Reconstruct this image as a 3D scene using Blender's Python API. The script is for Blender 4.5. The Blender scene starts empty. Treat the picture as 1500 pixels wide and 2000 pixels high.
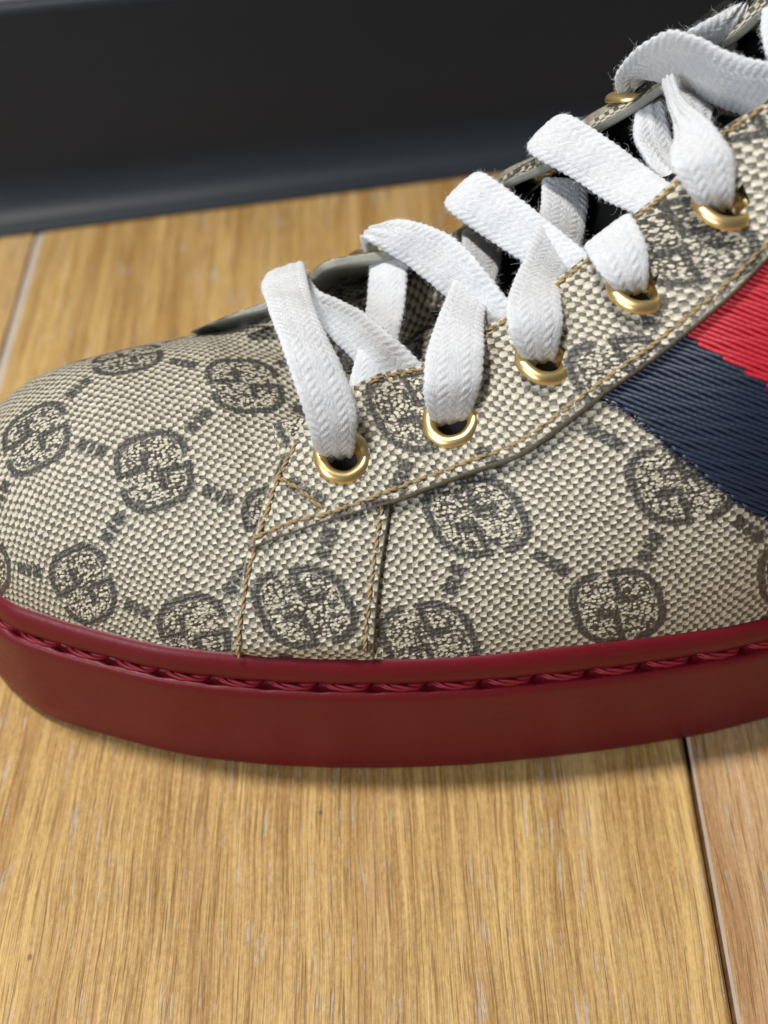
import bpy, math, random
import numpy as np
from mathutils import Vector, Matrix
from mathutils.bvhtree import BVHTree
from mathutils.geometry import delaunay_2d_cdt

random.seed(4)
rng = np.random.default_rng(4)
scene = bpy.context.scene
MM = 0.001
PI = math.pi

# ------------------------------------------------------------------ camera
FPX, PITCH, ZC = 2600.0, math.radians(48), 190.0        # focal length in photo pixels, tilt, height in mm
cam_data = bpy.data.cameras.new('camera')
cam_data.sensor_fit = 'VERTICAL'
cam_data.sensor_height = 36.0
cam_data.sensor_width = 27.0
cam_data.lens = FPX / 2000 * 36
cam_data.clip_start = 0.005
cam_data.clip_end = 20
cam_data.dof.use_dof = True
cam_data.dof.focus_distance = 0.195
cam_data.dof.aperture_fstop = 14.0
cam = bpy.data.objects.new('camera', cam_data)
scene.collection.objects.link(cam)
cam.location = (0, 0, ZC * MM)
cam.rotation_euler = (PI / 2 - PITCH, 0, 0)
scene.camera = cam

# ------------------------------------------------------------------ room light
world = bpy.data.worlds.new('World')
scene.world = world
world.use_nodes = True
world.node_tree.nodes['Background'].inputs[0].default_value = (0.93, 0.96, 1.0, 1)
world.node_tree.nodes['Background'].inputs[1].default_value = 0.13


def area_lamp(name, loc, target, size, power, col):
    d = bpy.data.lights.new(name, 'AREA')
    d.shape = 'DISK'
    d.size = size
    d.energy = power
    d.color = col
    o = bpy.data.objects.new(name, d)
    scene.collection.objects.link(o)
    o.location = loc
    o.rotation_euler = (Vector(target) - Vector(loc)).to_track_quat('-Z', 'Y').to_euler()
    return o


area_lamp('ceiling_lamp', (-0.30, 0.203, 0.98), (0, 0.15, 0), 0.13, 10.4, (1.0, 0.97, 0.925))
area_lamp('window_light', (-0.64, -0.52, 0.50), (0, 0.14, 0.03), 0.36, 7.2, (0.86, 0.93, 1.0))

scene.view_settings.view_transform = 'Standard'
scene.view_settings.look = 'None'
scene.view_settings.exposure = 0.0
scene.view_settings.gamma = 1.0
scene.render.engine = 'CYCLES'
scene.cycles.max_bounces = 8

# ------------------------------------------------------------------ geometry of the place
cp, sp = math.cos(PITCH), math.sin(PITCH)
O = np.array([5.8, 155.5])
_a = math.radians(14)
UX = np.array([math.cos(_a), math.sin(_a)])              # shoe axis, toe to heel
VX = np.array([-math.sin(_a), math.cos(_a)])             # across the shoe, to the far side
C = np.array([0, 0, ZC])


def ray(x, y):
    cx, cy = (x - 750) / FPX, -(y - 1000) / FPX
    return np.array([cx, cp + cy * sp, -sp + cy * cp])


def atz(x, y, z):
    d = ray(x, y)
    return C + d * ((z - ZC) / d[2])


def atv(x, y, v):
    d = ray(x, y)
    n = np.array([VX[0], VX[1], 0])
    p0 = np.array([*(O + v * VX), 0])
    return C + d * (n @ (p0 - C) / (n @ d))


def uvz(p):
    q = np.asarray(p)[:2] - O
    return np.array([q @ UX, q @ VX, p[2]])


def W3(u, v, z):
    u, v, z = np.broadcast_arrays(np.asarray(u, float), np.asarray(v, float), np.asarray(z, float))
    return np.stack([O[0] + u * UX[0] + v * VX[0], O[1] + u * UX[1] + v * VX[1], z], -1)


def smooth(x, a, b):
    t = np.clip((np.asarray(x, float) - a) / (b - a), 0, 1)
    return t * t * (3 - 2 * t)


def pchip(xs, ys):
    xs = np.array(xs, float); ys = np.array(ys, float)
    h = np.diff(xs); d = np.diff(ys) / h
    m = np.zeros_like(ys); m[0] = d[0]; m[-1] = d[-1]
    for i in range(1, len(xs) - 1):
        if d[i - 1] * d[i] > 0:
            w1, w2 = 2 * h[i] + h[i - 1], h[i] + 2 * h[i - 1]
            m[i] = (w1 + w2) / (w1 / d[i - 1] + w2 / d[i])

    def f(x):
        x = np.asarray(x, float)
        x = np.clip(x, xs[0], xs[-1])
        i = np.clip(np.searchsorted(xs, x) - 1, 0, len(xs) - 2)
        t = (x - xs[i]) / h[i]
        return ((2*t**3 - 3*t**2 + 1) * ys[i] + (t**3 - 2*t**2 + t) * h[i] * m[i]
                + (-2*t**3 + 3*t**2) * ys[i+1] + (t**3 - t**2) * h[i] * m[i+1])
    return f


def catmull(P, n, closed=False):
    P = np.array(P, float)
    if closed:
        Q = np.vstack([P[-1], P, P[0], P[1]])
    else:
        Q = np.vstack([2 * P[0] - P[1], P, 2 * P[-1] - P[-2]])
    out = []
    for i in range(1, len(Q) - 2):
        a, b, c, d = Q[i-1:i+3]
        for k in range(n):
            t = k / n
            out.append(.5 * (2*b + (-a + c)*t + (2*a - 5*b + 4*c - d)*t*t + (-a + 3*b - 3*c + d)*t**3))
    if not closed:
        out.append(P[-1])
    return np.array(out)


def resample(P, step):
    P = np.asarray(P, float)
    L = np.concatenate([[0], np.cumsum(np.linalg.norm(np.diff(P, axis=0), axis=1))])
    n = max(2, int(round(L[-1] / step)) + 1)
    s = np.linspace(0, L[-1], n)
    return np.stack([np.interp(s, L, P[:, k]) for k in range(P.shape[1])], -1)


# outline of the shoe in plan (u, v), far heel -> toe -> near heel, traced at the edge of the sole
OUT = [(203, 14), (197, 25), (182, 32), (150, 36), (110, 42), (80, 44.5), (40, 44), (0, 43), (-20, 41), (-40, 37.5),
       (-55, 33), (-67, 26), (-75, 16.5), (-78.6, 6), (-76, -4.5), (-70, -13.9), (-64, -18.8), (-55, -24.4),
       (-46.7, -29), (-37, -33), (-27, -36.3), (-15.6, -39.3), (-4.5, -41.6), (3, -42.8), (18, -44.6), (30, -45.5),
       (42, -45.8), (75, -44), (110, -41), (150, -35), (182, -27), (197, -15), (203, -2)]
OB = resample(catmull(OUT, 14), 1.2)
_tg = np.gradient(OB, axis=0); _tg /= np.linalg.norm(_tg, axis=1, keepdims=True)
_no = np.stack([_tg[:, 1], -_tg[:, 0]], -1)
if np.mean(np.sum(_no * (OB - np.array([60, 0])), 1)) < 0: _no = -_no
OB = OB - _no * 1.1                                        # the upper stands a little inside the rim of the sole
UC, VC, ZF, Q0, QF, HC = -42.0, 4.5, 28.0, .60, .32, 52.4
UH = 165.0
vr = pchip([-42, 0, 40, 110, 205], [4.5, 4, 2.5, 2, 5])
_n = OB[OB[:, 1] < 4.5]; _n = _n[np.argsort(_n[:, 0])]
_f = OB[OB[:, 1] > 4.5]; _f = _f[np.argsort(_f[:, 0])]


def wn(u): return vr(u) - np.interp(u, _n[:, 0], _n[:, 1])
def wf(u): return np.interp(u, _f[:, 0], _f[:, 1]) - vr(u)
def g(r, q): return np.maximum(1 - np.asarray(r) ** 2, 0) ** q


def qexp(bu, bv):
    return (Q0 - .09 * np.clip((-50 - bu) / 15, 0, 1)
            + QF * np.clip((bv + 5) / 25, 0, 1) * np.clip((bu + 68) / 34, 0, 1))


EYE = [(-16.1, 50.6), (.1, 54.1), (13.8, 63.1), (26.3, 73.1), (36.8, 85.3), (45.6, 94.5)]    # eyelets: u, height
HE = [ZF + (z - ZF) / float(g((vr(u) + 16) / wn(u), Q0)) for u, z in EYE]
H = pchip([-42, -30] + [e[0] for e in EYE] + [58, 70, 90, 120, 160, 205],
          [HC, HC + .1] + HE + [109, 112, 106, 96, 92, 94])


def side(u, a, s):
    """point of the last's surface: u along the shoe, a = 0 on the ridge .. 1 at the sole, s = -1 near, +1 far"""
    u, a = np.broadcast_arrays(np.asarray(u, float), np.asarray(a, float))
    r = np.sin(a * PI / 2)
    w = wn(u) if s < 0 else wf(u)
    v = vr(u) + s * w * r
    z = ZF + (H(u) - ZF) * g(r, qexp(u, vr(u) + s * w))
    return W3(u, v, z)


def surf_near(u, a): return side(u, a, -1)


def normal_near(u, a):
    a = np.clip(a, .004, .99)
    e = .15
    du = surf_near(u + e, a) - surf_near(u - e, a)
    da = surf_near(u, a + .003) - surf_near(u, a - .003)
    n = np.cross(da, du)
    n /= np.linalg.norm(n, axis=-1, keepdims=True)
    n *= np.where(n[..., 2:3] < 0, -1, 1)
    return n


# unrolled coordinates for the printed canvas
_ug = np.linspace(-42, 110, 153)
_ridge = np.concatenate([[0], np.cumsum(np.hypot(np.diff(_ug), .55 * np.diff(H(_ug))))]) - 42
def us(u): return np.interp(u, _ug, _ridge)
_ag = np.linspace(0, 1, 81)
_arc = {}
for _s in (-1, 1):
    P = side(_ug[:, None], _ag[None, :], _s)
    _arc[_s] = np.concatenate([np.zeros((153, 1)), np.cumsum(np.linalg.norm(np.diff(P, axis=1), axis=2), axis=1)], 1)


def flat(u, a):
    """near side laid flat: plane that leans in by 45 degrees"""
    p = surf_near(u, a) - np.array([O[0], O[1], 0])
    return np.stack([p[..., 0] * UX[0] + p[..., 1] * UX[1], (p[..., 2] + p[..., 0] * VX[0] + p[..., 1] * VX[1]) * .7071], -1)


def unroll(u, a, s=-1):
    if s < 0:
        return flat(u, a)
    u = np.asarray(u, float); a = np.clip(np.asarray(a, float), 0, 1)
    fi = np.clip(u - _ug[0], 0, 151.999); i = fi.astype(int); fu = fi - i
    fj = np.clip(a * 80, 0, 79.999); j = fj.astype(int); fa = fj - j
    T = _arc[s]
    q = (T[i, j]*(1-fu)*(1-fa) + T[i+1, j]*fu*(1-fa) + T[i, j+1]*(1-fu)*fa + T[i+1, j+1]*fu*fa)
    return np.stack([us(u), vr(u) + s * q], -1)


# ------------------------------------------------------------------ mesh helpers
def make_obj(name, verts, faces, mats, parent=None, uv=None, attr=None, smooth_=True, mat_idx=None):
    me = bpy.data.meshes.new(name)
    me.from_pydata((np.asarray(verts, float) * MM).tolist(), [], [list(f) for f in faces])
    me.update()
    if not isinstance(mats, (list, tuple)):
        mats = [mats]
    for m in mats:
        me.materials.append(m)
    if mat_idx is not None:
        me.polygons.foreach_set('material_index', np.asarray(mat_idx, dtype=np.int32))
    if uv is not None:
        li = np.zeros(len(me.loops), dtype=np.int32)
        me.loops.foreach_get('vertex_index', li)
        lay = me.uv_layers.new(name='UVMap')
        lay.data.foreach_set('uv', np.asarray(uv, dtype=np.float32)[li].ravel())
    for k, arr in (attr or {}).items():
        at = me.attributes.new(k, 'FLOAT', 'POINT')
        at.data.foreach_set('value', np.asarray(arr, dtype=np.float32))
    if smooth_:
        me.polygons.foreach_set('use_smooth', np.ones(len(me.polygons), dtype=bool))
    o = bpy.data.objects.new(name, me)
    scene.collection.objects.link(o)
    if parent is not None:
        set_parent(o, parent)
    return o


def set_parent(o, parent):
    o.parent = parent
    m = Matrix.Identity(4)
    q = parent
    m = parent_world(parent)
    o.matrix_parent_inverse = m.inverted()


def parent_world(o):
    if o.parent is None:
        return Matrix.LocRotScale(o.location, o.rotation_euler, o.scale)
    return parent_world(o.parent) @ o.matrix_parent_inverse @ Matrix.LocRotScale(o.location, o.rotation_euler, o.scale)


def grid_faces(nu, nv, close_u=False, close_v=False, off=0):
    F = []
    for i in range(nu if close_u else nu - 1):
        for j in range(nv if close_v else nv - 1):
            i2, j2 = (i + 1) % nu, (j + 1) % nv
            F.append((off + i*nv + j, off + i2*nv + j, off + i2*nv + j2, off + i*nv + j2))
    return F


# ------------------------------------------------------------------ material helpers
class E:
    """tiny expression builder over shader math nodes"""
    nt = None

    def __init__(s, sock): s.s = sock

    @staticmethod
    def op(o, *args):
        n = E.nt.nodes.new('ShaderNodeMath'); n.operation = o
        for i, a in enumerate(args):
            if isinstance(a, E): E.nt.links.new(a.s, n.inputs[i])
            else: n.inputs[i].default_value = a
        return E(n.outputs[0])

    def __add__(s, o): return E.op('ADD', s, o)
    def __radd__(s, o): return E.op('ADD', o, s)
    def __sub__(s, o): return E.op('SUBTRACT', s, o)
    def __rsub__(s, o): return E.op('SUBTRACT', o, s)
    def __mul__(s, o): return E.op('MULTIPLY', s, o)
    def __rmul__(s, o): return E.op('MULTIPLY', o, s)
    def __truediv__(s, o): return E.op('DIVIDE', s, o)
    def __neg__(s): return E.op('MULTIPLY', s, -1.0)


def emin(a, b): return E.op('MINIMUM', a, b)
def emax(a, b): return E.op('MAXIMUM', a, b)
def eabs(a): return E.op('ABSOLUTE', a)
def esin(a): return E.op('SINE', a)
def esqrt(a): return E.op('SQRT', a)


def step(x, lo, hi):
    n = E.nt.nodes.new('ShaderNodeMapRange'); n.interpolation_type = 'SMOOTHSTEP'
    E.nt.links.new(x.s, n.inputs[0])
    n.inputs[1].default_value = lo; n.inputs[2].default_value = hi
    n.inputs[3].default_value = 0; n.inputs[4].default_value = 1
    return E(n.outputs[0])


def vec(x, y, z=0.0):
    n = E.nt.nodes.new('ShaderNodeCombineXYZ')
    for i, a in enumerate((x, y, z)):
        if isinstance(a, E): E.nt.links.new(a.s, n.inputs[i])
        else: n.inputs[i].default_value = a
    return E(n.outputs[0])


def noise(v, scale, detail=2.0, rough=.5):
    n = E.nt.nodes.new('ShaderNodeTexNoise'); n.noise_dimensions = '3D'
    E.nt.links.new(v.s, n.inputs['Vector'])
    n.inputs['Scale'].default_value = scale; n.inputs['Detail'].default_value = detail
    n.inputs['Roughness'].default_value = rough
    return E(n.outputs[0])


def voronoi(v, scale, rnd=1.0, feature='F1'):
    n = E.nt.nodes.new('ShaderNodeTexVoronoi'); n.feature = feature
    E.nt.links.new(v.s, n.inputs['Vector'])
    n.inputs['Scale'].default_value = scale
    n.inputs['Randomness'].default_value = rnd
    return E(n.outputs[0])


def mix(f, a, b):
    n = E.nt.nodes.new('ShaderNodeMix'); n.data_type = 'RGBA'
    for sock, x in ((n.inputs[0], f), (n.inputs[6], a), (n.inputs[7], b)):
        if isinstance(x, E): E.nt.links.new(x.s, sock)
        elif isinstance(x, (int, float)): sock.default_value = x
        else: sock.default_value = (*x, 1)
    return E(n.outputs[2])


def sep(e):
    n = E.nt.nodes.new('ShaderNodeSeparateXYZ'); E.nt.links.new(e.s, n.inputs[0])
    return E(n.outputs[0]), E(n.outputs[1]), E(n.outputs[2])


def uv_in():
    n = E.nt.nodes.new('ShaderNodeUVMap'); n.uv_map = 'UVMap'
    return E(n.outputs[0])


def obj_in(scale=1000.0):
    n = E.nt.nodes.new('ShaderNodeTexCoord')
    m = E.nt.nodes.new('ShaderNodeVectorMath'); m.operation = 'SCALE'
    E.nt.links.new(n.outputs['Object'], m.inputs[0]); m.inputs[3].default_value = scale
    return E(m.outputs[0])


def attr_in(name):
    n = E.nt.nodes.new('ShaderNodeAttribute'); n.attribute_name = name
    return E(n.outputs['Fac'])


def new_mat(name):
    m = bpy.data.materials.new(name); m.use_nodes = True
    E.nt = m.node_tree
    return m, m.node_tree.nodes['Principled BSDF']


def put(bsdf, key, x):
    s = bsdf.inputs[key]
    if isinstance(x, E): E.nt.links.new(x.s, s)
    elif isinstance(x, (int, float)): s.default_value = x
    else: s.default_value = (*x, 1)


def bump(bsdf, h, dist_mm, strength=1.0):
    n = E.nt.nodes.new('ShaderNodeBump')
    n.inputs['Strength'].default_value = strength
    n.inputs['Distance'].default_value = dist_mm * MM
    E.nt.links.new(h.s, n.inputs['Height'])
    E.nt.links.new(n.outputs[0], bsdf.inputs['Normal'])
    E.nt.links.new(n.outputs[0], bsdf.inputs['Coat Normal'])


def canvas_material(name, origin, A, size=(5.3, 5.7)):
    """coated canvas: plain weave with dark dots, printed lattice of paired interlocking letters"""
    m, b = new_mat(name)
    x, y, _ = sep(uv_in())
    p0 = vec(x, y, 0.0)
    n1 = noise(p0, 1.3, 2) - .5
    n2 = noise(vec(x + 37.0, y + 11.0, 3.0), 1.3, 2) - .5
    big = noise(p0, .12, 2) - .5
    # ---- lattice frame
    if not isinstance(A, np.ndarray):
        ca, sa = math.cos(math.radians(A)), math.sin(math.radians(A))
        A = np.array([[ca, sa], [-sa, ca]])
    X, Y = x - origin[0], y - origin[1]
    px = X * float(A[0, 0]) + Y * float(A[0, 1])
    py = X * float(A[1, 0]) + Y * float(A[1, 1])
    px, py = px + n1 * .55, py + n2 * .55
    LU, LV = 33.0, 25.6
    def fold(v, period, off):
        return E.op('WRAP', v + off, period / 2, -period / 2)
    ax, ay = fold(px, LU, 0.0), fold(py, LV, 0.0)
    bx, by = fold(px, LU, LU / 2), fold(py, LV, LV / 2)
    # choose the nearer motif of the centred lattice
    da = eabs(ax) / (LU / 2) + eabs(ay) / (LV / 2)
    pick = E.op('GREATER_THAN', da, 1.0)
    mx = ax + (bx - ax) * pick
    my = ay + (by - ay) * pick
    # ---- motif: two letters, one the other turned by half a turn
    sg = E.op('SIGN', my)
    fx, fy = mx * sg, my * sg
    hw, hh = size
    rad = min(hw, hh) * .74
    qx = emax(eabs(mx) - (hw - rad), 0.0)
    qy = emax(eabs(my) - (hh - rad), 0.0)
    box = esqrt(qx * qx + qy * qy) - rad
    th = .58
    ring = eabs(box) - th
    gap = emax(1.2 - fx, fy - 1.5)                       # opening at the end of the stroke
    ring = emax(ring, -gap)
    def rect(x0, x1, y0, y1):
        return emax(eabs(fx - (x0 + x1) / 2) - (x1 - x0) / 2, eabs(fy - (y0 + y1) / 2) - (y1 - y0) / 2)
    bar = rect(-hw - .6, -.35, .1, 1.05)
    stem = rect(-1.55, -.45, .1, hh * .58)
    glyph = emin(ring, emin(bar, stem))
    # ---- links between the motifs: two small blocks on each diagonal
    k = math.hypot(LU / 2, LV / 2)
    dx_, dy_ = (LU / 2) / k, (LV / 2) / k
    along = eabs(mx) * dx_ + eabs(my) * dy_
    across = eabs(eabs(mx) * dy_ - eabs(my) * dx_)
    blk = emax(emin(eabs(along - 8.85) - .85, eabs(along - 10.45) - .5), across - .95)
    glyph = emin(glyph, blk)
    dark_m = 1.0 - step(glyph + n1 * .5, -.18, .18)
    inside = 1.0 - step(box, -.9, -.7)
    # ---- weave
    wx, wy = x + n1 * .60 + big * 2.2, y + n2 * .55 + big * 1.4
    kx, ky = PI / .86, PI / .74
    sx, sy = esin(wx * kx), esin(wy * ky)
    ch = sx * sy
    rag = noise(vec(x * 1.0, y * 1.5, 7.0), 1.25, 3, .65) - .5
    dots = step(ch + rag * 1.55, .05, .26)
    thr = eabs(sx) * .40 + eabs(sy) * .60
    fib = noise(vec(x * 1.3, y * 2.2, 0.0), 1.7, 3, .6)
    fine = voronoi(vec(x * 1.0, y * 1.45, 0.0), 1.6, 1.0)
    specks = 1.0 - step(fine + n2 * .25, .42, .60)
    cream = mix(fib, (.31, .275, .20), (.76, .70, .55))
    brown = mix(noise(p0, 1.6, 1), (.016, .0135, .010), (.082, .070, .053))
    base = mix(dots * .92, cream, brown)
    groove = 1.0 - step(thr, .18, .55)
    base = mix(groove * .55, base, (.13, .115, .085))
    inner = mix(specks, brown, cream)
    col = mix(inside, base, inner)
    streak = step(noise(vec(x * 5.0, y * .6, 0.0), .9, 2), .50, .74)
    ink = mix(streak * .75, (.032, .028, .023), (.12, .107, .085))
    col = mix(dark_m * .96, col, ink)
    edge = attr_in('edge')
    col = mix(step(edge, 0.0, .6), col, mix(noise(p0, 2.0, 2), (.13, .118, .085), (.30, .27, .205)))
    col = mix(step(edge, .75, .98) * .85, col, (.05, .042, .03))  # dark rim line: shade under the panel's overlap painted into the colour
    put(b, 'Base Color', col)
    put(b, 'Roughness', .40 + dots * .14 + (noise(p0, .8, 2) - .5) * .22)
    put(b, 'Specular IOR Level', .5)
    put(b, 'Coat Weight', .42)
    put(b, 'Coat Roughness', .24)
    hgt = thr * .9 - dots * .35 + fib * .35 + specks * inside * .45 - inside * .1
    bump(b, hgt * (1.0 - edge * .8) + rag * .6, .27, .9)
    return m


def simple(name, col, rough=.5, metal=0.0, spec=.5, nscale=None, namp=0.0, bscale=None, bdist=.05, tint=None):
    m, b = new_mat(name)
    o = obj_in()
    if nscale:
        c2 = tint or tuple(c * (1 - namp) for c in col)
        put(b, 'Base Color', mix(noise(o, nscale, 3), c2, col))
    else:
        put(b, 'Base Color', col)
    put(b, 'Roughness', rough)
    put(b, 'Metallic', metal)
    put(b, 'Specular IOR Level', spec)
    if bscale:
        bump(b, noise(o, bscale, 3), bdist, .8)
    return m


def wood_material(name, dark, light, seed):
    m, b = new_mat(name)
    x, y, z = sep(obj_in())
    o = vec(x, y, seed)
    wob = (noise(vec(x * .02, y * .008, seed), 1.0, 3) - .5) * 9.0 + (noise(vec(x * .12, y * .022, seed + 3.0), 1.0, 2) - .5) * 1.0
    X = x + wob
    broad = noise(vec(X * .10, y * .006, seed), 1.0, 3)
    med = noise(vec(X * .7, y * .012, seed + 5.0), 1.0, 3, .6)
    fine = noise(vec(X * 4.0, y * .05, seed + 9.0), 1.0, 5, .78)
    mott = noise(vec(x * 1.6, y * .7, seed + 1.0), 1.0, 5, .75)
    t = broad * .60 + med * .95 + fine * 1.35 + mott * .80 - 1.35
    col = mix(step(t, .08, .92), dark, light)
    rich = step(noise(vec(X * .16, y * .008, seed + 21.0), 1.0, 2), .50, .76)
    col = mix(rich * .55, col, (dark[0] * .92, dark[1] * .78, dark[2] * .50))
    pale = step(noise(vec(X * .10, y * .012, seed + 51.0), 1.0, 2), .56, .74)
    col = mix(pale * .35, col, (light[0], light[1] * 1.02, light[2] * 1.45))
    # limed pores: broken pale streaks, and thin dark lines
    por = noise(vec(X * 1.5, y * .10, seed + 13.0), 1.0, 3, .55)
    zone = step(noise(vec(X * .085, y * .012, seed + 31.0), 1.0, 1), .38, .62)
    pm = step(por + (mott - .5) * .20, .585, .65) * (.22 + zone * .78)
    col = mix(pm * .55, col, (.47, .42, .39))
    dk = noise(vec(X * 2.6, y * .07, seed + 17.0), 1.0, 2, .6)
    dm = step(dk + (mott - .5) * .12, .57, .66)
    col = mix(dm * .55, col, (.19, .10, .03))
    fleck = 1.0 - step(voronoi(vec(x * .10, y * .07, seed), 1.0), .018, .05)
    col = mix(fleck * .7, col, (.10, .055, .02))
    put(b, 'Base Color', col)
    put(b, 'Roughness', .44 + pm * .15 + fine * .14)
    put(b, 'Specular IOR Level', .40)
    bump(b, fine * .8 - pm * .7 - dm * .6 + med * .3 + mott * .4, .12, .8)
    return m


M = {}
def rubber_material():
    m, b = new_mat('red_rubber')
    o = obj_in()
    x, y, z = sep(o)
    n1 = noise(o, .06, 3); n2 = noise(o, .9, 3, .65)
    scuff = step(noise(vec(x * .10, y * .10, z * 1.6), 1.0, 4, .7), .60, .74)
    dust = step(noise(o, 2.6, 2, .6), .66, .78)
    col = mix(n1, (.108, .0036, .0080), (.142, .0050, .0112))
    col = mix(scuff * .16, col, (.24, .06, .06))
    col = mix(dust * .10, col, (.40, .30, .26))
    put(b, 'Base Color', col)
    put(b, 'Roughness', .44 + (n2 - .5) * .22 + scuff * .14)
    put(b, 'Specular IOR Level', .27)
    bump(b, n2 + scuff * .3, .05, .7)
    return m


M['rubber'] = rubber_material()
M['red_thread'] = simple('red_thread', (.27, .008, .02), .6, bscale=3.0, bdist=.1)
M['gold_thread'] = simple('gold_thread', (.40, .275, .125), .6, nscale=1.0, namp=.35, bscale=4.0, bdist=.12)
M['brass'] = simple('brass', (.93, .70, .32), .36, metal=1.0, nscale=.25, namp=.22, bscale=.9, bdist=.02)
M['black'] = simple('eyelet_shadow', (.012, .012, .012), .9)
M['lining'] = simple('grey_leather', (.33, .325, .275), .55, nscale=.6, namp=.3, bscale=1.0, bdist=.12)
M['navy'] = simple('navy_grosgrain', (.012, .022, .052), .45, nscale=1.6, namp=.4, bscale=5.0, bdist=.04)
M['red'] = simple('red_grosgrain', (.50, .011, .030), .5, nscale=1.6, namp=.25, bscale=5.0, bdist=.04)
def skirting_material():
    m, b = new_mat('dark_baseboard')
    o = obj_in()
    x, y, z = sep(o)
    sc = step(noise(vec(x * .02, y * .02, z * .35), 1.0, 4, .7), .62, .76)
    du = step(noise(o, .5, 3, .7), .60, .80)
    col = mix(noise(o, .03, 2), (.0115, .016, .0225), (.0155, .0215, .030))
    col = mix(sc * .25, col, (.06, .066, .072))
    col = mix(du * .12, col, (.10, .10, .10))
    put(b, 'Base Color', col)
    put(b, 'Roughness', .42 + noise(o, .04, 3) * .14)
    put(b, 'Specular IOR Level', .38)
    bump(b, noise(o, .08, 3), .06, .8)
    return m


M['rubber_base'] = skirting_material()
M['wall'] = simple('wallpaper', (.50, .48, .45), .9, nscale=.35, namp=.22, bscale=.5, bdist=.6)
M['fuzz'] = simple('cotton_fibre', (.70, .71, .72), .8)


def lace_material():
    m, b = new_mat('white_cotton')
    x, y, _ = sep(uv_in())                                 # x across in mm, y along in mm
    p = vec(x, y, 0.0)
    col = mix(noise(p, 1.1, 3), (.50, .505, .52), (.68, .685, .70))
    spot = step(noise(p, .16, 2), .62, .76)
    col = mix(spot * .30, col, (.74, .71, .61))
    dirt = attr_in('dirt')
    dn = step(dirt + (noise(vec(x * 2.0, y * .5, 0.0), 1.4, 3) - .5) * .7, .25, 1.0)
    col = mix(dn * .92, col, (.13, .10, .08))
    put(b, 'Base Color', col)
    put(b, 'Roughness', .85)
    put(b, 'Specular IOR Level', .25)
    put(b, 'Sheen Weight', .25)
    put(b, 'Subsurface Weight', .12)
    b.inputs['Subsurface Radius'].default_value = (.001, .001, .001)
    b.inputs['Subsurface Scale'].default_value = .6
    fib = noise(vec(x * 2.0, y * 1.4, 0.0), 1.7, 3, .6)
    bump(b, fib, .22, .9)
    return m


M['lace'] = lace_material()

# ------------------------------------------------------------------ the setting: floor, baseboard, wall
floor = make_obj('floor', [(-500, -250, -6), (500, -250, -6), (500, 420, -6), (-500, 420, -6)], [(0, 1, 2, 3)],
                 simple('floor_underlay', (.035, .02, .01), .9), smooth_=False)
floor['kind'] = 'structure'
PW, JX = 133.0, 50.3
woods = [wood_material('oak_honey', (.25, .122, .027), (.64, .425, .16), 2.0),
         wood_material('oak_rosy', (.28, .14, .05), (.60, .39, .19), 44.0),
         wood_material('oak_tan', (.30, .155, .045), (.62, .42, .18), 91.0)]


M['bevel'] = simple('lit_plank_edge', (.52, .43, .35), .6, nscale=.3, namp=.25)  # pale colour stands in for light caught on the bevel


def plank(x0, mat, gl=.35, wl=.3, rb=1.0):
    # cross-section with small bevels at both edges; the left bevel is coloured pale, as if it caught the light
    prof = [(x0 + gl, -5.5), (x0 + gl, -.95), (x0 + gl + wl, -.08), (x0 + gl + wl + .5, 0), (x0 + PW - 1.35 * rb, 0), (x0 + PW - .9 * rb, -.20 * rb),
            (x0 + PW - .35 * rb, -1.1 * rb), (x0 + PW - .35 * rb, -5.5)]
    ys = [-240, 0, 200, 412]
    V = [(px, yy, pz) for yy in ys for px, pz in prof]
    F = grid_faces(len(ys), len(prof))
    return make_obj('plank', V, F, [mat, M['bevel']], floor, smooth_=False, mat_idx=[1 if k % 7 == 1 else 0 for k in range(len(F))])


for i, mi in ((-3, 1), (-2, 2), (-1, 0), (0, 1), (1, 2), (2, 0)):
    plank(JX + i * PW, woods[mi], *((.05, 2.3) if i == -1 else (.35, .3)), rb=.08 if i == -2 else 1.0)

B0, B1 = atz(0, 465, 0), atz(1040, 330, 0)
bd = (B1 - B0)[:2] / np.linalg.norm((B1 - B0)[:2])
bn = np.array([bd[1], -bd[0]])                              # towards the room
ztop = 62.0


def sweep_wall(prof, name, mat, lo=-420, hi=520, n=2, **k):
    V = []
    for t in np.linspace(lo, hi, n):
        for nn, z in prof:
            q = B0[:2] + bd * t + bn * nn
            V.append((q[0], q[1], z))
    return make_obj(name, V, grid_faces(n, len(prof)), mat, **k)


foot = [(0, 0.02), (.15, .9)] + [(-9.5 + 9.3 * (1 - math.sin(t)), 11.5 - 10.3 * math.cos(t)) for t in np.linspace(.05, PI / 2, 9)]
_d = ray(0, 33); _q0 = np.array([*(B0[:2] - bn * 9.5), 0]); _nn = np.array([bn[0], bn[1], 0])
ZT = float((C + _d * (_nn @ (_q0 - C) / (_nn @ _d)))[2]) + 2.0
head = [(-9.5, ZT - 2.2)] + [(-11.7 + 2.2 * math.cos(t), ZT - 2.2 + 2.2 * math.sin(t)) for t in np.linspace(.15, PI / 2, 6)] + [(-14, ZT - .2)]
bb = sweep_wall(foot + head, 'baseboard', M['rubber_base'])
bb['kind'] = 'structure'
wl = sweep_wall([(-12.6, ZT - 2), (-12.6, 700)], 'wall', M['wall'])
wl['kind'] = 'structure'

# ------------------------------------------------------------------ the sneaker
sneaker = bpy.data.objects.new('sneaker', None)
scene.collection.objects.link(sneaker)
sneaker.empty_display_size = .02
_b = W3(60, 0, 0)
sneaker.location = (_b[0] * MM, _b[1] * MM, 0)
sneaker['label'] = 'beige monogram canvas sneaker with white laces and dark red sole on wooden floor'
sneaker['category'] = 'sneaker'

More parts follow.
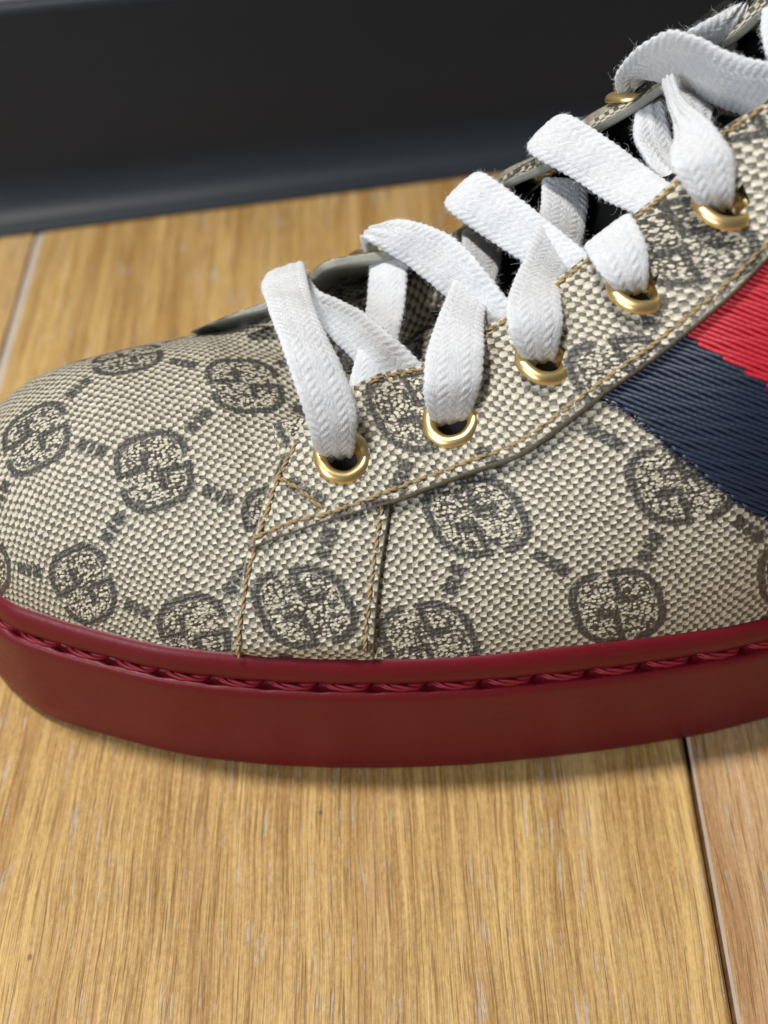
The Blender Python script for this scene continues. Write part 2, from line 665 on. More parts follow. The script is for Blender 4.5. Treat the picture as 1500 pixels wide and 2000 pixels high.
# ---- full last surface as a grid of spokes from the ridge to the outline
NS = len(OB)
NA = 72
aa = np.linspace(0, 1, NA)
rr = np.sin(aa * PI / 2)
Au = np.clip(OB[:, 0], UC, UH)
Av = np.where(OB[:, 0] < UC, VC, vr(Au))
qq = qexp(OB[:, 0], OB[:, 1])
GU = Au[:, None] + (OB[:, 0] - Au)[:, None] * rr[None, :]
GV = Av[:, None] + (OB[:, 1] - Av)[:, None] * rr[None, :]
GZ = ZF + (H(Au) - ZF)[:, None] * np.maximum(1 - rr[None, :] ** 2, 0) ** qq[:, None]
GP = W3(GU, GV, GZ)
seg = np.linalg.norm(np.diff(GP, axis=1), axis=2)
ARC = np.concatenate([np.zeros((NS, 1)), np.cumsum(seg, 1)], 1)
dirv = OB - np.stack([Au, Av], -1)
dirv /= np.linalg.norm(dirv, axis=1, keepdims=True)
GUV = np.stack([us(Au), Av], -1)[:, None, :] + dirv[:, None, :] * ARC[:, :, None]

bvh = BVHTree.FromPolygons([Vector(p) for p in GP.reshape(-1, 3)], grid_faces(NS, NA))


def hit(x, y):
    loc, nor, idx, d = bvh.ray_cast(Vector(C), Vector(ray(x, y)).normalized())
    return None if loc is None else np.array(loc)


def px_ua(x, y):
    """photo point -> (u, a) on the near side of the shoe"""
    p = hit(x, y)
    if p is None:
        return np.array([uvz(atz(x, y, ZF))[0], 1.0])
    u, v, z = uvz(p)
    r = np.clip((vr(u) - v) / wn(u), 0, 1)
    return np.array([u, math.asin(r) * 2 / PI])


def px_uv(x, y):
    p = hit(x, y)
    k = np.argmin(np.sum((GP.reshape(-1, 3) - p) ** 2, 1))
    return GUV.reshape(-1, 2)[k]


def dip(u, v):
    D = 9.0 * smooth(u, -32, -6) + 4 * smooth(u, 5, 30)
    mid = 4.0
    return D * (1 - smooth(np.abs(v - mid), 7, 15))


o_toe = px_uv(300, 918)
M['vamp'] = canvas_material('canvas_vamp', o_toe, 2, (5.15, 5.8))
_p = [flat(*px_ua(*q)) for q in ((1208, 1186), (930, 1010), (1332, 945))]
o_q = _p[0]
# lattice frame fitted to three printed motifs of the side panel
A_side = np.array([[16.5, 16.5], [12.8, -12.8]]) @ np.linalg.inv(np.array([_p[1] - o_q, _p[2] - o_q]).T)
M['quarter'] = canvas_material('canvas_quarter', o_q, A_side)
M['strip'] = canvas_material('canvas_strip', flat(*px_ua(597, 1182)), A_side)
M['eyestay'] = canvas_material('canvas_eyestay', flat(*px_ua(1350, 478)), A_side)
M['tongue'] = canvas_material('canvas_tongue', (3.0, 5.0), 20)

# ---- vamp (toe box): every spoke forward of u = -8
sel = np.where(OB[:, 0] < -8)[0]
P = W3(GU[sel], GV[sel], GZ[sel] - dip(GU[sel], GV[sel]) - .5 * smooth(GU[sel], -32, -28))
vamp = make_obj('vamp', P.reshape(-1, 3), grid_faces(len(sel), NA), M['vamp'], sneaker, uv=GUV[sel].reshape(-1, 2))

# ---- tongue: lies under the opening and stands up at the collar
M['felt'] = simple('black_felt', (.012, .012, .0115), .95, spec=.15, bscale=2.5, bdist=.3)
for nm, ua, ub, mt in (('tongue', -12, 9, M['tongue']), ('tongue_lining', 8.5, 78, M['felt'])):
    nu_ = int((ub - ua) / .8)
    tu = np.linspace(ua, ub, nu_); tv = np.linspace(-15, 23, 40)
    TU, TV = np.meshgrid(tu, tv, indexing='ij')
    rT = np.where(TV < vr(TU), (vr(TU) - TV) / wn(TU), (TV - vr(TU)) / wf(TU))
    TZ = ZF + (H(TU) - ZF) * (1 - rT ** 2) ** .62 - dip(TU, TV) - (.4 if nm == 'tongue' else 1.4)
    make_obj(nm, W3(TU, TV, TZ).reshape(-1, 3), grid_faces(nu_, 40), mt, sneaker,
             uv=np.stack([TU * 1.25, TV * 1.05], -1).reshape(-1, 2))

# ---- near quarter (side panel) and far quarter, open at the top behind the laces
ug = np.linspace(-25, UH, 150)
a0 = .19 + .22 * smooth(ug, 55, 95)
ag = np.linspace(0, 1, 60)
AG = a0[:, None] + (1 - a0[:, None]) * ag[None, :]
UG = np.broadcast_to(ug[:, None], AG.shape)


def heel_part(name, s, mat):
    P = side(UG, AG, s)
    # close the heel with the fan of spokes on this side
    return make_obj(name, P.reshape(-1, 3), grid_faces(len(ug), 60), mat, sneaker,
                    uv=unroll(np.minimum(UG, 109.0), AG, s).reshape(-1, 2) + np.stack([np.maximum(UG - 109, 0), UG * 0], -1).reshape(-1, 2))


heel_part('side_panel', -1, M['quarter'])
heel_part('side_panel', 1, M['quarter'])
for nm, cond in (('heel_counter', OB[:, 0] > UH - .5),):
    for s in (-1, 1):
        idx = np.where(cond & ((OB[:, 1] < 5.5) if s < 0 else (OB[:, 1] > 4.5)))[0]
        jj = np.where(aa > .40)[0]
        P = GP[np.ix_(idx, jj)]
        make_obj(nm, P.reshape(-1, 3), grid_faces(len(idx), len(jj)), M['quarter'], sneaker,
                 uv=GUV[np.ix_(idx, jj)].reshape(-1, 2))

# ---- sole: rubber cup swept round the outline
OBc = resample(catmull(OUT, 14, closed=True), 1.5)
tang = np.roll(OBc, -1, 0) - np.roll(OBc, 1, 0)
tang /= np.linalg.norm(tang, axis=1, keepdims=True)
nout = np.stack([tang[:, 1], -tang[:, 0]], -1)
if np.mean(np.sum(nout * (OBc - OBc.mean(0)), 1)) < 0:
    nout = -nout
PROF = [(-6, .3), (-2.6, .05), (-1.3, .25), (-.55, .9), (-.15, 2.0), (.1, 6), (.35, 12), (.65, 18), (.9, 21.8), (.92, 22.9), (.75, 23.5),
        (.45, 23.75), (-.1, 23.8), (-.9, 23.75), (-1.3, 24.0), (-1.2, 24.65), (-.7, 24.9), (-.2, 25.2), (.05, 26.2), (.12, 27.2), (.05, 28.2),
        (-.2, 29.1), (-.6, 29.75), (-1.1, 30.15), (-1.7, 30.2), (-2.4, 29.8), (-3.2, 28.0)]
PITCH_ST = 8.22
start = int(np.argmin(np.linalg.norm(OBc - np.array([-76, -4.5]), axis=1)))
fwd = OBc[(start + 5) % len(OBc), 1] < OBc[start, 1]
OBc = np.roll(OBc, -start, 0) if fwd else np.roll(OBc[::-1], start + 1, 0)
nout = np.roll(nout, -start, 0) if fwd else np.roll(nout[::-1], start + 1, 0)
sl = np.concatenate([[0], np.cumsum(np.linalg.norm(np.diff(OBc, axis=0), axis=1))])
n_dense = int(sl[-1] / .9)
sd_ = np.linspace(0, sl[-1], n_dense)
OBc = np.stack([np.interp(sd_, sl, OBc[:, k]) for k in (0, 1)], -1)
nout = np.stack([np.interp(sd_, sl, nout[:, k]) for k in (0, 1)], -1)
sl = sd_
scal = np.clip(1 - np.abs(((sl - 1.0 + PITCH_ST / 2) % PITCH_ST) - PITCH_ST / 2) / (PITCH_ST / 2), 0, 1)     # 1 on a stitch, 0 between
lipvar = 1 + .04 * np.sin(sl * .14) + .03 * np.sin(sl * .055 + 1)
V = []
for i in range(len(OBc)):
    notch = .55 * (1 - float(smooth(scal[i], .0, .38)))
    for k_, (n_, z_) in enumerate(PROF):
        zz = z_ if z_ < 25.6 else 25.6 + (z_ - 25.6) * lipvar[i]
        if 15 <= k_ <= 17: zz += notch * (1.0 if k_ < 17 else .7)
        if 12 <= k_ <= 14: zz -= notch * .9
        q = OBc[i] + nout[i] * n_
        V.append(W3(q[0], q[1], zz))
Fc = grid_faces(len(OBc), len(PROF), close_u=True)
Fc.append(tuple(i * len(PROF) for i in range(len(OBc))))
sole = make_obj('sole', V, Fc, M['rubber'], sneaker)
sole['label'] = 'dark red rubber cup sole with a rounded stitched rim'
sole_bvh = BVHTree.FromPolygons([Vector(v) for v in V], Fc[:-1])


def thread_mesh(L, rad, strands=2, twist=1.4, n=14, m=6, sag=.0):
    """twisted thread along x, length L (mm), ends bending down"""
    V, F = [], []
    for s in range(strands):
        off = len(V)
        for i in range(n):
            t = i / (n - 1)
            x = (t - .5) * L
            down = -sag * (abs(2 * t - 1) ** 3)
            ph = 2 * PI * (twist * t + s / strands)
            cy, cz = .5 * rad * math.cos(ph), .5 * rad * math.sin(ph) + down
            rr_ = rad * .62 * (1 - .55 * abs(2 * t - 1) ** 6)
            for j in range(m):
                q = 2 * PI * j / m
                V.append((x, cy + rr_ * math.cos(q), cz + rr_ * math.sin(q)))
        F += grid_faces(n, m, close_v=True, off=off)
    return V, F


def thread_data(name, L, rad, mat, **k):
    V, F = thread_mesh(L, rad, **k)
    me = bpy.data.meshes.new(name)
    me.from_pydata((np.array(V) * MM).tolist(), [], F)
    me.polygons.foreach_set('use_smooth', np.ones(len(me.polygons), dtype=bool))
    me.materials.append(mat)
    return me


def place(me, name, pos, xdir, zdir, parent):
    o = bpy.data.objects.new(name, me)
    scene.collection.objects.link(o)
    x = Vector(xdir).normalized(); z = Vector(zdir); z = (z - x * z.dot(x)).normalized(); y = z.cross(x)
    R = Matrix((x, y, z)).transposed().to_4x4()
    o.parent = parent
    o.matrix_parent_inverse = parent_world(parent).inverted()
    mw = Matrix.Translation(Vector(pos) * MM) @ R
    o.location = mw.to_translation(); o.rotation_euler = mw.to_euler()
    return o


# stitches lying in the groove of the sole
seq, seqn = OBc, nout
me_st = thread_data('sole_stitch', 7.0, .52, M['red_thread'], sag=1.1, twist=.8, n=18, m=6, strands=3)
_t = 1.0
while _t < 250:
    q = np.array([np.interp(_t, sl, seq[:, k]) for k in (0, 1)])
    q2 = np.array([np.interp(_t + 1, sl, seq[:, k]) for k in (0, 1)])
    nn = np.array([np.interp(_t, sl, seqn[:, k]) for k in (0, 1)])
    c = q - nn * .25
    p = W3(c[0], c[1], 24.12 + random.uniform(-.06, .06))
    d = W3(*q2, 0) - W3(*q, 0)
    nz = W3(*(q + nn), 0) - W3(*q, 0)
    place(me_st, 'stitch', p, d + np.array([0, 0, random.uniform(-.03, .03)]), nz + np.array([0, 0, .25]), sole)
    _t += PITCH_ST


# ------------------------------------------------------------------ panels laid over the near side
def px_curve(pts, n=8, stepmm=.8):
    """photo polyline -> dense curve in the panel domain (u, a*60)"""
    c = catmull(pts, n)
    D = np.array([px_ua(x, y) for x, y in c])
    D[:, 1] *= 60
    return resample(D, stepmm)


def seg_dist(P, L):
    """distance of points P to polyline L"""
    A, Bq = L[:-1], L[1:]
    AB = Bq - A
    out = np.full(len(P), 1e9)
    for i in range(len(A)):
        t = np.clip(((P - A[i]) @ AB[i]) / (AB[i] @ AB[i] + 1e-12), 0, 1)
        d = np.linalg.norm(P - (A[i] + t[:, None] * AB[i]), axis=1)
        out = np.minimum(out, d)
    return out


def inside_poly(P, L):
    x, y = P[:, 0], P[:, 1]
    c = np.zeros(len(P), bool)
    n = len(L)
    for i in range(n):
        x1, y1 = L[i]; x2, y2 = L[(i + 1) % n]
        if y1 == y2: continue
        k = ((y1 > y) != (y2 > y)) & (x < (x2 - x1) * (y - y1) / (y2 - y1) + x1)
        c ^= k
    return c


def metric(u, w):
    """mm of surface per unit of a*60 at (u, w)"""
    e = .01
    a = np.clip(w / 60, .02, .97)
    return np.linalg.norm(surf_near(u, a + e) - surf_near(u, a - e), axis=-1) / (2 * e * 60)


TH_E, EB = 1.8, .75
EYE_PX = [(670, 890), (881, 820), (1065, 701), (1246, 565), (1415, 400)]
EYE3 = []
for x, y in EYE_PX:
    u, a = px_ua(x, y)
    n = normal_near(np.array([u]), np.array([a]))[0]
    p = surf_near(np.array([u]), np.array([a]))[0]
    d = ray(x, y); q0 = p + n * (TH_E + EB + .05)             # where the line of sight meets the raised panel
    EYE3.append((C + d * (n @ (q0 - C) / (n @ d)), n))


def panel(name, curves, th, mat, groove=None, base=0.0, parent=None, gd=.9, holes=False):
    loop = []
    for c in curves:
        loop += [tuple(p) for p in c[:-1]]
    loop = np.array(loop)
    lo, hi = loop.min(0), loop.max(0)
    closed = np.vstack([loop, loop[:1]])
    pts = [p for p in loop]
    # inset rings
    nxt, prv = np.roll(loop, -1, 0), np.roll(loop, 1, 0)
    t = nxt - prv; t /= np.linalg.norm(t, axis=1, keepdims=True) + 1e-9
    nn = np.stack([-t[:, 1], t[:, 0]], -1)
    area = np.sum(loop[:, 0] * nxt[:, 1] - nxt[:, 0] * loop[:, 1])
    if area < 0: nn = -nn
    for d in (.16, .45, .85):
        ring = loop + nn * d
        ok = inside_poly(ring, loop) & (seg_dist(ring, closed) > d * .8)
        pts += [p for p in ring[ok]]
    gx, gy = np.meshgrid(np.arange(lo[0], hi[0], gd), np.arange(lo[1], hi[1], gd), indexing='ij')
    G = np.stack([gx.ravel(), gy.ravel()], -1) + rng.uniform(-.15, .15, (gx.size, 2))
    G = G[inside_poly(G, loop)]
    G = G[seg_dist(G, closed) > 1.15]
    pts += [p for p in G]
    n0 = len(loop)
    vout, eout, fout, *_ = delaunay_2d_cdt([Vector(p) for p in pts], [(i, (i + 1) % n0) for i in range(n0)], [list(range(n0))], 1, 1e-5)
    D = np.array([tuple(v) for v in vout])
    d = seg_dist(D, closed)
    f = np.clip(d / .55, 0, 1)
    off = base - .35 + (th + .35) * np.sqrt(np.clip(1 - (1 - f) ** 2, 0, 1))
    if groove is not None:
        for gl in groove:
            gdist = seg_dist(D, gl)
            off -= .40 * np.exp(-(gdist / .55) ** 2)
    off *= 1 - .95 * smooth(D[:, 1] / 60, .84, .94)
    off += .08 * np.sin(D[:, 0] * .9 + 2 * np.sin(D[:, 1] * .3)) * smooth(d, .5, 3)
    u, a = D[:, 0], np.clip(D[:, 1] / 60, 0, 1)
    P = surf_near(u, a) + normal_near(u, a) * off[:, None]
    if holes:
        cen = np.array([P[list(x)].mean(0) for x in fout])
        keep = np.ones(len(fout), bool)
        for hp, hn in EYE3:
            keep &= np.linalg.norm(cen - hp, axis=1) > 2.9
        fout = [x for x, k in zip(fout, keep) if k]
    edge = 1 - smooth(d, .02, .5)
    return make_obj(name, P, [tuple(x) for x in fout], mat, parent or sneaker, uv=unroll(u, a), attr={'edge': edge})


STRIP_L = [(497, 1040), (480, 1085), (464, 1170), (454, 1230), (449, 1284), (447, 1300)]
STRIP_R = [(766, 975), (757, 1040), (745, 1120), (737, 1200), (731, 1290), (730, 1306)]
EYE_BOTTOM = [(483, 1077), (560, 1050), (650, 1020), (762, 988), (900, 937), (1020, 893), (1100, 838), (1180, 777), (1300, 692), (1420, 592), (1500, 512), (1570, 440)]
EYE_LEFT = [(690, 768), (650, 788), (605, 828), (565, 880), (535, 935), (512, 995), (497, 1045), (483, 1077)]
EYE_TOP = [(1575, 150), (1500, 206), (1410, 268), (1312, 372), (1232, 440), (1150, 512), (1090, 558), (1000, 622), (945, 655), (880, 705), (815, 728), (745, 742), (690, 768)]
SEAM_BOTTOM = [(500, 1052), (570, 1026), (660, 1003), (760, 967), (900, 915), (1010, 873), (1090, 818), (1170, 757), (1290, 670), (1410, 570), (1500, 482), (1560, 420)]
SEAM_LEFT = [(582, 880), (550, 938), (527, 998), (510, 1040), (500, 1054)]
SEAM_TOP = [(1500, 222), (1415, 285), (1322, 383), (1240, 450), (1158, 523), (1098, 570), (1008, 634), (950, 668), (885, 717), (818, 740), (752, 755), (705, 778)]
SEAM_STRIP_L = [(500, 1070), (488, 1110), (476, 1180), (471, 1230), (468, 1276)]
SEAM_STRIP_R = [(748, 985), (738, 1050), (727, 1120), (718, 1200), (712, 1278)]
SEAM_DIAG = [(545, 940), (590, 965), (640, 1004)]

strip_bottom = [(447, 1300), (520, 1310), (600, 1315), (680, 1313), (730, 1306)]
strip_top = [(766, 975), (690, 985), (600, 1010), (540, 1025), (497, 1040)]
sL, sR = px_curve(SEAM_STRIP_L), px_curve(SEAM_STRIP_R)
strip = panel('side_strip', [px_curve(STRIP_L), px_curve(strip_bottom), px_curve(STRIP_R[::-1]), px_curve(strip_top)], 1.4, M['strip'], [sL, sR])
sB, sLf, sT, sD = px_curve(SEAM_BOTTOM), px_curve(SEAM_LEFT), px_curve(SEAM_TOP), px_curve(SEAM_DIAG)
eye_close = px_curve([(1570, 440), (1573, 290), (1575, 150)])
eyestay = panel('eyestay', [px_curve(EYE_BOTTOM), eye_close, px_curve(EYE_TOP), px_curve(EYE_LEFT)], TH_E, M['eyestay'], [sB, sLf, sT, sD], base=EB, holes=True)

# seam threads
me_seam = thread_data('seam_stitch', 2.6, .34, M['gold_thread'], sag=.30, twist=1.2, n=9, m=5)
me_seam2 = thread_data('seam_stitch', 2.4, .31, M['gold_thread'], sag=.30, twist=.9, n=9, m=5)


def stitch_line(dom, off, parent, pitch=2.45):
    a = np.clip(dom[:, 1] / 60, 0, 1)
    P = surf_near(dom[:, 0], a)
    N = normal_near(dom[:, 0], a)
    L = np.concatenate([[0], np.cumsum(np.linalg.norm(np.diff(P, axis=0), axis=1))])
    t = .8
    k = 0
    while t < L[-1] - .8:
        at = lambda s, A: np.array([np.interp(s, L, A[:, c]) for c in range(3)])
        p, n = at(t, P), at(t, N)
        d = at(t + .6, P) - at(t - .6, P)
        d /= np.linalg.norm(d)
        sd = np.cross(n, d)
        d2 = d + sd * random.uniform(.04, .15)
        place(me_seam if k % 3 else me_seam2, 'seam_stitch', p + n * (off + random.uniform(-.04, .05)) + sd * random.uniform(-.07, .07), d2, n, parent)
        t += pitch + random.uniform(-.12, .12); k += 1


stitch_line(sL, 1.4 - .14, strip)
stitch_line(sR, 1.4 - .14, strip)
for s_ in (sB, sLf, sT):
    stitch_line(s_, TH_E + EB - .14, eyestay)
stitch_line(sD, TH_E + EB - .12, eyestay, 2.1)

# ------------------------------------------------------------------ eyelets
def eyelet_data():
    prof = [(2.22, -1.9), (2.24, -.5), (2.36, .10), (2.65, .52), (3.1, .74), (3.5, .72), (3.9, .52), (4.2, .26), (4.36, -.15), (4.3, -.5)]
    n = 56
    V = []
    for i in range(n):
        q = 2 * PI * i / n
        wob = 1 + .012 * math.sin(3 * q + 1) + .008 * math.sin(7 * q)
        for r, z in prof:
            V.append((r * wob * math.cos(q), r * wob * math.sin(q), z))
    F = grid_faces(n, len(prof), close_u=True)
    idx = [0] * len(F)
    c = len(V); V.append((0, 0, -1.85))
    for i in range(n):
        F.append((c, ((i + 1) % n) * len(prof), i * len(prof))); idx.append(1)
    me = bpy.data.meshes.new('eyelet')
    me.from_pydata((np.array(V) * MM).tolist(), [], F)
    me.polygons.foreach_set('use_smooth', np.ones(len(F), dtype=bool))
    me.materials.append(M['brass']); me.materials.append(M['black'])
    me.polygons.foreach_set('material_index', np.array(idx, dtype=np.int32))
    return me


me_eye = eyelet_data()
for p, n in EYE3:
    place(me_eye, 'eyelet', p, (1, random.uniform(-1, 1), 0), n + np.array([0, -.02, 0]), sneaker)

# ------------------------------------------------------------------ far eyestay: thick flap behind the laces
FAR_EDGE = [(372, 648, 19), (400, 634, 19), (450, 613, 18.5), (510, 591, 18), (560, 566, 17.5), (603, 534, 17), (640, 507, 16.5), (700, 496, 16.5), (760, 488, 16),
            (820, 484, 16), (870, 466, 15.5), (905, 448, 15), (945, 398, 14.5), (985, 354, 14), (1035, 330, 13.5), (1075, 311, 13.5), (1160, 246, 13), (1220, 210, 12.5),
            (1290, 163, 12), (1360, 115, 11.5), (1440, 56, 11), (1510, -6, 10.5), (1600, -80, 10)]
fe = resample(catmull([atv(x, y, v) for x, y, v in FAR_EDGE], 8), .8)
NE = len(fe)
rows = []
fl_uv, fl_edge = [], []
ft = 1.9
for i in range(NE):
    p = fe[i]; q = fe[min(i + 9, NE - 1)] - fe[max(i - 9, 0)]
    u, v, z = uvz(p)
    q /= np.linalg.norm(q)
    away = np.array([VX[0], VX[1], -(1.25 - .80 * float(smooth(u, -14, 24)))]); away -= q * (away @ q); away /= np.linalg.norm(away)
    up = np.cross(q, away); up *= np.sign(up[2])
    fade = float(smooth(i, 0, 22))
    T = ft * (.10 + .80 * fade)
    jit = .12 * math.sin(i * .7) + .10 * math.sin(i * .23 + 2)
    prof = [(9.0, -T - .2), (3.0, -T), (.8, -T + jit * .4), (.12, -T * .88), (0, -T * .6 + jit), (.04, -T * .3), (.0, -.20), (.18, -.04), (.6, 0), (1.2, 0)]
    for a_, h_ in prof:
        rows.append(p + away * a_ + up * h_)
    fl_uv += [(i * .8, -2 + k * .5) for k in range(len(prof))]
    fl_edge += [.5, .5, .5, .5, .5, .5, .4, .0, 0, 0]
    w_far = float(wf(u))
    for k in range(1, 25):
        dv = k * 1.25
        d_ = away * (1.2 + dv * (1 - .35 * k / 24)) + np.array([0, 0, -.022 * dv ** 2])
        rows.append(p + d_)
        fl_uv.append((i * .8, 1.2 + dv * 1.05)); fl_edge.append(0)
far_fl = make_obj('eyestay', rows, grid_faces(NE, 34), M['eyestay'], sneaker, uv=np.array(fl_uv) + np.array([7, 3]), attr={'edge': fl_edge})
_fm = canvas_material('canvas_far', (9, 4), 35)
far_fl.data.materials.clear(); far_fl.data.materials.append(_fm); far_fl.data.materials.append(M['lining'])
_mi = np.zeros(len(far_fl.data.polygons), dtype=np.int32)
_mi[(np.arange(len(_mi)) % 33 < 6) & (np.arange(len(_mi)) // 33 > 3)] = 1
far_fl.data.polygons.foreach_set('material_index', _mi)

for x, y, v in ((731, 496, 22), (1238, 186, 17.0), (1468, 34, 15.5), (1056, 330, 18.5)):
    p = atv(x, y, v)
    place(me_eye, 'eyelet', p, (1, .3, 0), (VX[0] * .45 - UX[0] * .35, VX[1] * .45 - .1, .85), sneaker)

# ------------------------------------------------------------------ grosgrain ribbon: every rib is relief
EDGE_LINE = [(1165, 775), (1190, 786), (1225, 803), (1330, 890), (1440, 978), (1500, 1012), (1640, 1085), (1900, 1215)]
RED_LINE = [(1338, 655), (1420, 702), (1500, 752), (1640, 838), (1900, 1000)]
el = catmull(EDGE_LINE, 10); rl = catmull(RED_LINE, 10); eb = catmull(EYE_BOTTOM, 10)
RA = math.radians(20.5)
rd = np.array([math.cos(RA), math.sin(RA)]); rn = np.array([-math.sin(RA), math.cos(RA)])
rib_sp = 9.4


def side_of(p, line):
    """signed: positive when p is below (greater y than) the line at its x"""
    return p[:, 1] - np.interp(p[:, 0], line[:, 0], line[:, 1])


ribV = {'navy': [], 'red': []}
ribF = {'navy': [], 'red': []}
o_ref = np.array([1190.0, 786.0])
cache_s = {}
ends = []
for k in range(-72, 14):
    s = np.arange(-80, 800, 6.0)
    line = o_ref + rn * (k * rib_sp) + rd * s[:, None]
    wobble = .8 * np.sin(s * .045 + k * 1.7) + .5 * np.sin(s * .11 + k * 2.3)
    ok = (side_of(line, el) < 0) & (side_of(line, eb) > -16) & (line[:, 0] < 1840) & (line[:, 0] > 1160)
    if ok.sum() < 3: continue
    runs, i0 = [], None
    for i in range(len(ok) + 1):
        if i < len(ok) and ok[i]:
            if i0 is None: i0 = i
        elif i0 is not None:
            runs.append((i - i0, i0, i - 1)); i0 = None
    _, i0, i1 = max(runs)
    if i1 - i0 < 2: continue
    line, wobble = line[i0:i1 + 1], wobble[i0:i1 + 1]
    ok_pts = []
    for p_ in line:
        h_ = hit(*p_)
        ok_pts.append(h_ is not None)
    if not all(ok_pts):
        line = line[:ok_pts.index(False)]; wobble = wobble[:len(line)]
        if len(line) < 3: continue
    if side_of(line[:1], eb)[0] > 6: ends.append((line[0], k))
    red = (side_of(line, rl) < 0)
    for nm, mask in (('navy', ~red), ('red', red)):
        ii = np.where(mask)[0]
        if len(ii) == 0: continue
        lo_, hi_ = ii[0], ii[-1]
        if nm == 'red' and lo_ > 0: lo_ -= 1
        if hi_ - lo_ < 1: continue
        off = len(ribV[nm])
        rowsn = 7
        cnt = 0
        UA, HG = [], []
        for i in range(lo_, hi_ + 1):
            for j in range(rowsn):
                c = (j / (rowsn - 1) - .5)
                UA.append(px_ua(*(line[i] + rn * (c * rib_sp * 1.14 + wobble[i]))))
                hgt = .30 + .48 * math.sqrt(max(0, 1 - (2 * c) ** 2)) + .05 * math.sin(i * 2.4 + k)
                if i == lo_ and nm == 'navy' and side_of(line[i:i+1], eb)[0] > 6: hgt *= .35
                HG.append(hgt)
            cnt += 1
        UA = np.array(UA)
        ribV[nm] += list(surf_near(UA[:, 0], UA[:, 1]) + normal_near(UA[:, 0], UA[:, 1]) * np.array(HG)[:, None])
        ribF[nm] += grid_faces(cnt, rowsn, off=off)
ribbon = bpy.data.objects.new('web_ribbon', None)
scene.collection.objects.link(ribbon)
ribbon.empty_display_size = .01
set_parent(ribbon, sneaker)
ribbon.location = W3(50, -30, 50) * MM
nv = make_obj('navy_stripe', ribV['navy'], ribF['navy'], M['navy'], ribbon)
nv['label'] = 'navy blue ribbed stripe of the woven ribbon'
rv = make_obj('red_stripe', ribV['red'], ribF['red'], M['red'], ribbon)
rv['label'] = 'bright red ribbed stripe of the woven ribbon'
# looped selvedge of the ribbon
V, F = [], []
ec = resample(el, 7.0)
for k, p_ in enumerate(ec):
    if side_of(p_[None], eb)[0] < 0 or p_[0] > 1840: continue
    u, a = px_ua(p_[0] + random.uniform(-2, 2) - 1, p_[1] + random.uniform(-2, 2) + 1)
    pp = surf_near(np.array([u]), np.array([a]))[0]; nn = normal_near(np.array([u]), np.array([a]))[0]
    ax_ = W3(1, 0, 0) - W3(0, 0, 0) + np.array([random.uniform(-.5, .5), random.uniform(-.5, .5), random.uniform(-.9, .1)])
    ax_ /= np.linalg.norm(ax_); b_ = np.cross(nn, ax_)
    off = len(V)
    for i in range(7):
        t = i / 6 - .5
        rad = .26 * math.sqrt(max(.05, 1 - (1.8 * t) ** 2))
        for j in range(6):
            q = 2 * PI * j / 6
            V.append(pp + nn * (.42 + rad * math.sin(q)) + ax_ * (t * 1.0) + b_ * rad * math.cos(q))
    F += grid_faces(7, 6, close_v=True, off=off)
make_obj('selvedge', V, F, M['navy'], ribbon)

# ------------------------------------------------------------------ the lace
lace = bpy.data.objects.new('shoelace', None)
scene.collection.objects.link(lace)
lace.empty_display_size = .01
set_parent(lace, sneaker)
lace.location = W3(10, 0, 70) * MM
lace['label'] = 'white flat braided cotton lace threaded through brass eyelets'
fuzz_pts = []


